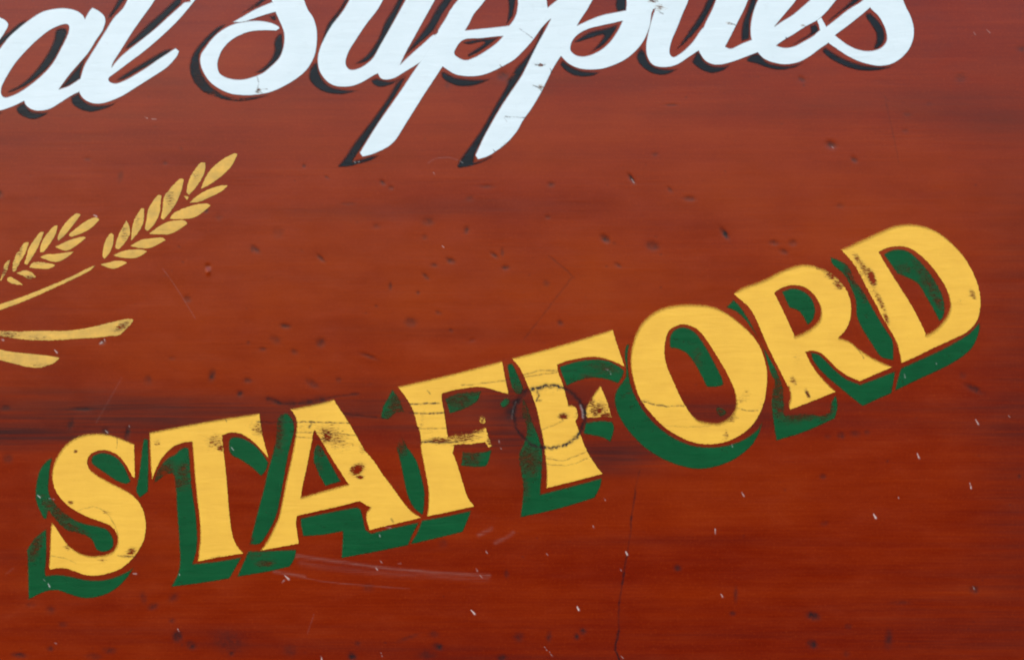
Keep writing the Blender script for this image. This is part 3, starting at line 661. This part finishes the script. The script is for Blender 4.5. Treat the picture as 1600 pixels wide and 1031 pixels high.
YELLOW = [
 ("yellow letter S with green shade", Y1,
  ["650,150* 652,240 655,332* 640,320 610,265 570,215 520,187 475,182 430,195 403,222 398,255 412,285 450,315 520,355 590,390 650,430 690,485 710,550 712,610 700,670 670,725 640,765 590,810 530,838 450,855 390,852 340,835 290,818 240,815 200,823* 192,805* 197,740 200,650 205,567* 225,590 260,645 300,695 350,730 410,748 480,745 530,728 555,695 562,660 552,620 520,585 470,565 390,535 310,490 260,445 225,390 210,330 215,270 240,210 280,155 330,118 390,97 450,92 510,98 560,112 610,132"], [],
  ["210,225* 185,235 150,275 130,330 120,400 122,450 140,500 165,550* 180,550* 190,510 215,540 250,580 290,612 340,625 390,640 420,660 440,700 455,722 490,728 525,715 540,685 530,640 500,605 450,590 390,578 340,560 290,530 250,495 215,455 195,420 190,380 195,320 200,270",
   "178,605* 150,625 110,660 75,715* 78,800 82,985* 130,960 180,940 240,935 300,955 370,975 430,975 500,955 560,920 610,870 650,810* 610,835 540,865 460,880 380,875 310,860 240,850 175,855* 172,835 178,760 180,690",
   "420,235 430,210 475,195 520,203 560,225 590,260 615,310 632,350* 610,365* 560,350 500,310 450,275 425,255"]),
 ("yellow letter T with green shade", Y2,
  ["45,155* 250,115 450,80 635,52* 645,130 660,200 685,295* 665,270 620,220 570,180 520,158 470,158 435,172* 445,270 455,360 465,480 475,600 490,700 510,755 550,805* 420,825 305,848* 312,780 318,700 312,600 300,500 290,400 282,300 275,205* 230,210 170,235 115,290 85,345 60,405* 52,330 48,240"], [],
  ["70,430* 75,395 100,340 140,295 180,275 205,250 235,235 255,240* 262,300 268,400 280,500 295,600 302,700 300,780 278,860* 400,848 540,825* 510,880 475,940* 320,965 160,985* 195,920 208,850 205,750 198,650 192,560 188,480 180,400 172,375* 130,385 90,415",
   "475,195 500,180 540,185 600,215 650,265 685,320* 668,365 645,390* 590,340 530,300 490,280 472,245",
   "13,189* 38,194* 41,319 38,474* -7,507* -27,469 -19,419 -7,349 3,259"]),
 ("yellow letter A with two worn chips and green shade", Y3,
  ["287,98* 400,75 520,47* 560,110 600,170 640,240 680,310 730,370 780,445 830,510 880,580 930,640 990,682* 850,715 712,748* 695,690 695,655 715,625* 690,612 660,592* 560,618 440,645 322,672* 318,720 332,820* 230,840 127,858* 165,800 200,730 225,670 245,580 265,480 290,370 310,270 320,190 315,140"],
  ["415,210* 450,260 490,330 540,410 598,500* 470,535 343,572* 355,500 375,410 395,310"],
  ["215,160 235,130 270,122* 300,160 308,210 295,270 275,350 255,460 235,570 215,660 180,740 125,820 65,825* 85,750 110,650 140,540 165,430 185,360 205,280 212,220",
   "60,862* 180,858 320,852* 310,900 285,945* 150,975 0,1000* 30,930",
   "340,685* 480,655 640,625* 665,640 690,745* 720,765* 840,735 980,705* 945,770 920,830* 750,865 560,900* 565,830 568,755* 460,775 355,782* 345,730",
   "415,320 430,290 450,300 490,365 525,430 558,488* 475,512* 440,450 418,400 410,370"]),
 ("left yellow letter F, its short arm worn away, with green shade", Y4,
  ["210,150* 490,85 770,12* 785,90 805,190* 760,178 700,160 640,152 570,160 500,172 445,190* 450,240 460,290 470,360 486,450* 515,470* 505,505* 520,540 540,600 570,700 590,750 622,792* 500,820 368,847* 375,780 375,700 365,640 350,560 335,480 330,400 310,340 290,270 260,215 230,175",
   "476,418* 515,412* 520,402* 528,412* 550,406* 556,396* 566,406* 619,390* 630,380* 640,386* 681,368* 716,470* 700,477* 678,448* 640,452* 602,460* 560,458* 478,466*", "653,310 676,313 682,339 664,349 650,330"], [],
  ["180,165* 215,210 245,285* 200,290 160,325 120,320* 130,260 155,215", "235,420* 260,470 310,545 340,640 355,720 352,800 345,840* 300,805 265,740 245,660 225,560 205,480 215,440",
   "340,868* 470,845 605,815* 590,860 560,930* 420,965 275,998* 310,940", "465,215* 540,185 660,175* 640,225 600,255 540,280 490,295*", "560,500* 640,505 715,490* 700,550 685,580* 620,582 550,575*", "790,213 762,238 772,262 800,252 814,226"]),
 ("right yellow letter F, crossed by the cracked ring of a knot, with green shade", Y5,
  ["205,170* 480,95 745,15* 775,110 810,215* 760,190 700,170 640,162 570,170 500,185 448,205* 455,250 475,300 490,350 508,420* 545,430 560,480 545,507* 570,570 600,650 640,720 692,790* 540,830 390,867* 392,780 385,700 372,600 355,520 335,430 310,360 280,290 250,225",
   "680,318* 715,400 742,488* 690,485 610,488 600,450 622,400 650,355"], [],
  ["180,205* 205,200 235,255 265,330 250,365 215,345 195,290", "265,380* 290,430 310,500 340,570 365,650 370,720 365,800 358,900* 530,855 690,812* 680,860 650,920* 450,980 250,1025* 262,930 265,850 255,780 243,690 272,620 285,540 260,470",
   "460,215* 560,185 660,175 740,190 810,235* 800,270 775,305* 720,285 640,275 560,292 500,318* 475,260", "600,515* 680,505 745,510* 755,550 735,620* 690,595 590,575*"]),
 ("yellow letter O with green shade", Y6,
  ["520,85 620,95 700,130 780,190 850,260 895,340 920,430 922,510 910,600 880,680 830,750 760,800 680,830 600,838 520,825 440,790 360,735 290,660 240,590 210,510 192,430 190,360 205,280 240,200 290,145 360,105 440,88"],
  ["460,195 520,205 570,240 620,310 670,390 710,460 745,540 757,610 745,660 710,700 660,722 600,718 540,700 490,640 450,570 415,490 385,420 372,350 378,280 400,225"],
  ["185,298* 165,310 158,370 165,420 160,480 125,530 105,580 110,640 140,710 190,780 260,850 340,905 430,945 520,968 600,968 690,945 770,905 840,845 880,780 900,715* 870,760 800,810 720,840 640,852 560,850 480,830 400,790 330,735 270,670 220,590 190,510 175,420 175,350",
   "400,300 405,250 440,215 490,212 540,240 590,310 640,400 680,480 690,520* 650,530 600,530* 570,470 530,400 490,350 440,325 405,318", "650,640 690,650 705,670 670,690 655,670"]),
 ("yellow letter R with green shade", Y7,
  ["90,235* 130,205 250,160 350,110 440,80 510,82 580,105 640,145 690,205 715,265 722,330 710,395 685,440 655,470* 710,490 760,530 820,570 880,600 945,630* 860,665 770,705* 710,680 650,640 600,590 560,555 520,542 475,548* 500,600 540,660 590,715 640,762* 520,810 395,858* 388,830 395,770 370,710 335,640 300,570 270,510 240,440 210,370 175,310 130,270"],
  ["308,230* 360,200 420,190 480,205 530,250 558,310 552,370 510,415 460,445 418,462* 390,400 350,315"],
  ["90,268* 130,310 180,390 220,470 260,540 300,610 330,670 355,740 360,800 362,890* 420,885 480,880 560,890 605,872* 618,815 640,780* 650,840 635,905* 480,975 320,1025* 305,930 295,830 300,760 312,715 285,650 262,570 235,500 200,440 150,375 100,330 50,310*",
   "505,550* 545,560 590,600 640,650 700,695 770,722* 860,690 960,650* 940,770* 870,800 785,840* 720,790 660,740 600,690 550,640 515,590", "350,225* 400,208 450,215 500,250 528,310 520,370 490,405* 470,370 440,330 390,310*"]),
 ("yellow letter D, its upright streaked with wear, with green shade", Y8,
  ["185,205* 300,150 400,105 480,75 570,68 650,85 720,120 790,180 850,250 900,340 930,430 935,510 915,590 860,650 780,690 680,735 590,780 510,815* 500,760 480,690 440,620 400,550 370,490 330,420 300,360 260,290 215,235"],
  ["388,218* 440,195 510,188 570,205 640,260 700,330 750,410 772,490 760,550 720,605 680,640 643,660* 600,570 550,480 480,370 430,290"],
  ["130,245* 180,265 230,300 260,370 300,420 340,490 380,560 430,640 465,700 468,800* 400,780 350,710 300,630 270,560 265,480 240,410 210,350 170,310 140,285", "510,840* 600,800 720,745 820,690 880,650 930,595* 930,640 900,720 840,780 740,840 620,895 475,965* 490,900",
   "415,230* 460,208 520,205 570,230 630,290 690,370 730,450 745,520 735,570 715,590* 690,540 650,470 600,390 550,360 490,335*"]),
]
for i, (lab, (off, k), polys, holes, shades) in enumerate(YELLOW):
    L = painted("block_letter", "yellow", [curve(p, off, k) for p in polys], [curve(p, off, k) for p in holes], M_YEL_STEEP if i > 5 else M_YEL, sign, 0.40, 6.5 if i > 4 else 4.5, 0.8, lab)
    painted("letter_shade", "green", [curve(p, off, k) for p in shades], [], M_GRN, L, 0.12 + 0.006 * i, 1.0, 2.0, None, 0.6)

EARS = [
 ("long ear of thirteen gold grains reaching up to the right", (264, 330),
  """1480,85* 1465,78* 1400,110 1330,165 1285,225 1255,298* 1310,270 1380,220 1440,160|1278,138* 1250,140 1210,190 1178,250 1165,320 1180,335* 1220,290 1260,230 1278,180|1418,280* 1380,280 1300,305 1230,345 1185,385* 1240,380 1310,350 1380,315
|1145,240* 1120,240 1070,290 1025,350 1015,420 1005,480 1020,490* 1070,430 1105,370 1130,310|1310,405* 1290,392 1220,400 1140,425 1080,455 1060,487* 1130,487 1200,480 1250,455|1005,340* 985,340 950,385 925,430 915,490 905,545 920,562* 960,520 990,460 1000,400
|1168,515* 1145,497 1060,503 1000,530 930,580* 990,583 1060,580 1120,550|897,425* 880,425 845,480 825,540 818,620* 850,585 885,530 895,480|1030,620* 1010,605 940,610 880,620 815,655* 870,668 940,665|787,500* 760,550 735,600 720,665 740,675* 780,630 808,580 803,530
|915,690* 880,680 800,682 750,695 708,715* 760,728 840,730 880,715|707,590* 690,578 660,620 645,670 640,715 650,735* 680,700 702,645|790,762* 770,752 720,750 680,760 628,772* 680,792 720,795|1148,346* 1176,350 1166,367*"""),
 ("short ear of gold grains with its lowest grains rubbed away, at the left edge", (75, 380),
  """500,462* 475,455 430,490 385,545 360,600 362,622* 400,590 450,530|617,493* 595,478 540,500 490,535 430,585 445,598* 510,575 570,540|357,530* 335,535 290,585 258,640 250,690 270,693* 310,640 345,580|533,605* 510,600 440,618 390,640 345,662* 400,683 440,675 490,640
|272,570* 250,572 215,615 180,670 165,720 150,768* 170,768 205,715 240,650|457,692* 400,700 340,708 290,710 250,725* 300,745 350,755 410,730|178,635* 155,635 120,680 95,720 80,770 78,812* 92,812 120,760 155,700|345,775* 300,765 250,758 210,760 180,788* 230,795 300,797
|222,848* 190,820 150,810 105,825* 140,840 185,860|60,745* 40,755 25,785 15,830 0,870 10,865 40,810|140,900* 100,870 60,850 42,868* 70,888"""),
]
for lab, (cu, cv), src in EARS:
    ear = bpy.data.objects.new("wheat_ear", None)
    C.objects.link(ear)
    ear.empty_display_size = 0.02
    ear.parent = sign
    ear.location = Vector(to_world(np.array([float(cu)]), np.array([float(cv)]), np.array([0.0]))[0]) - BASE
    ear["label"] = lab
    for g in src.split("|"):
        painted("wheat_grain", "gold", [curve(g, *W7)], [], M_GLD, ear, 0.25, 0.5, 0.9, None, 0.9)
painted("wheat_stalk", "gold", [curve("592,141* 560,150 430,215 300,270 150,330 0,380 -60,400* -60,440* 0,415 150,360 300,295 450,225 550,175", *W8)], [], M_GLD, sign, 0.25, 0.8, 1.0, "thin gold stalk leading up to the long ear", 0.9)
painted("wheat_leaf", "gold", [curve("830,475* 800,470 700,490 600,515 500,535 400,545 250,545 100,550 0,545 -60,545* -60,590* 0,580 100,595 200,605 350,605 500,595 600,590 680,580 740,575 780,540 825,495", *W8)], [], M_GLD, sign, 0.26, 0.6, 1.2, "upper and longer of two gold leaf strokes at the left edge")
painted("wheat_leaf", "gold", [curve("372,715* 330,705 250,695 150,685 60,675 0,662 -60,650* -60,710* 0,730 80,750 160,770 240,777 290,765 340,745", *W8)], [], M_GLD, sign, 0.25, 0.6, 1.2, "lower and shorter of two gold leaf strokes at the left edge")
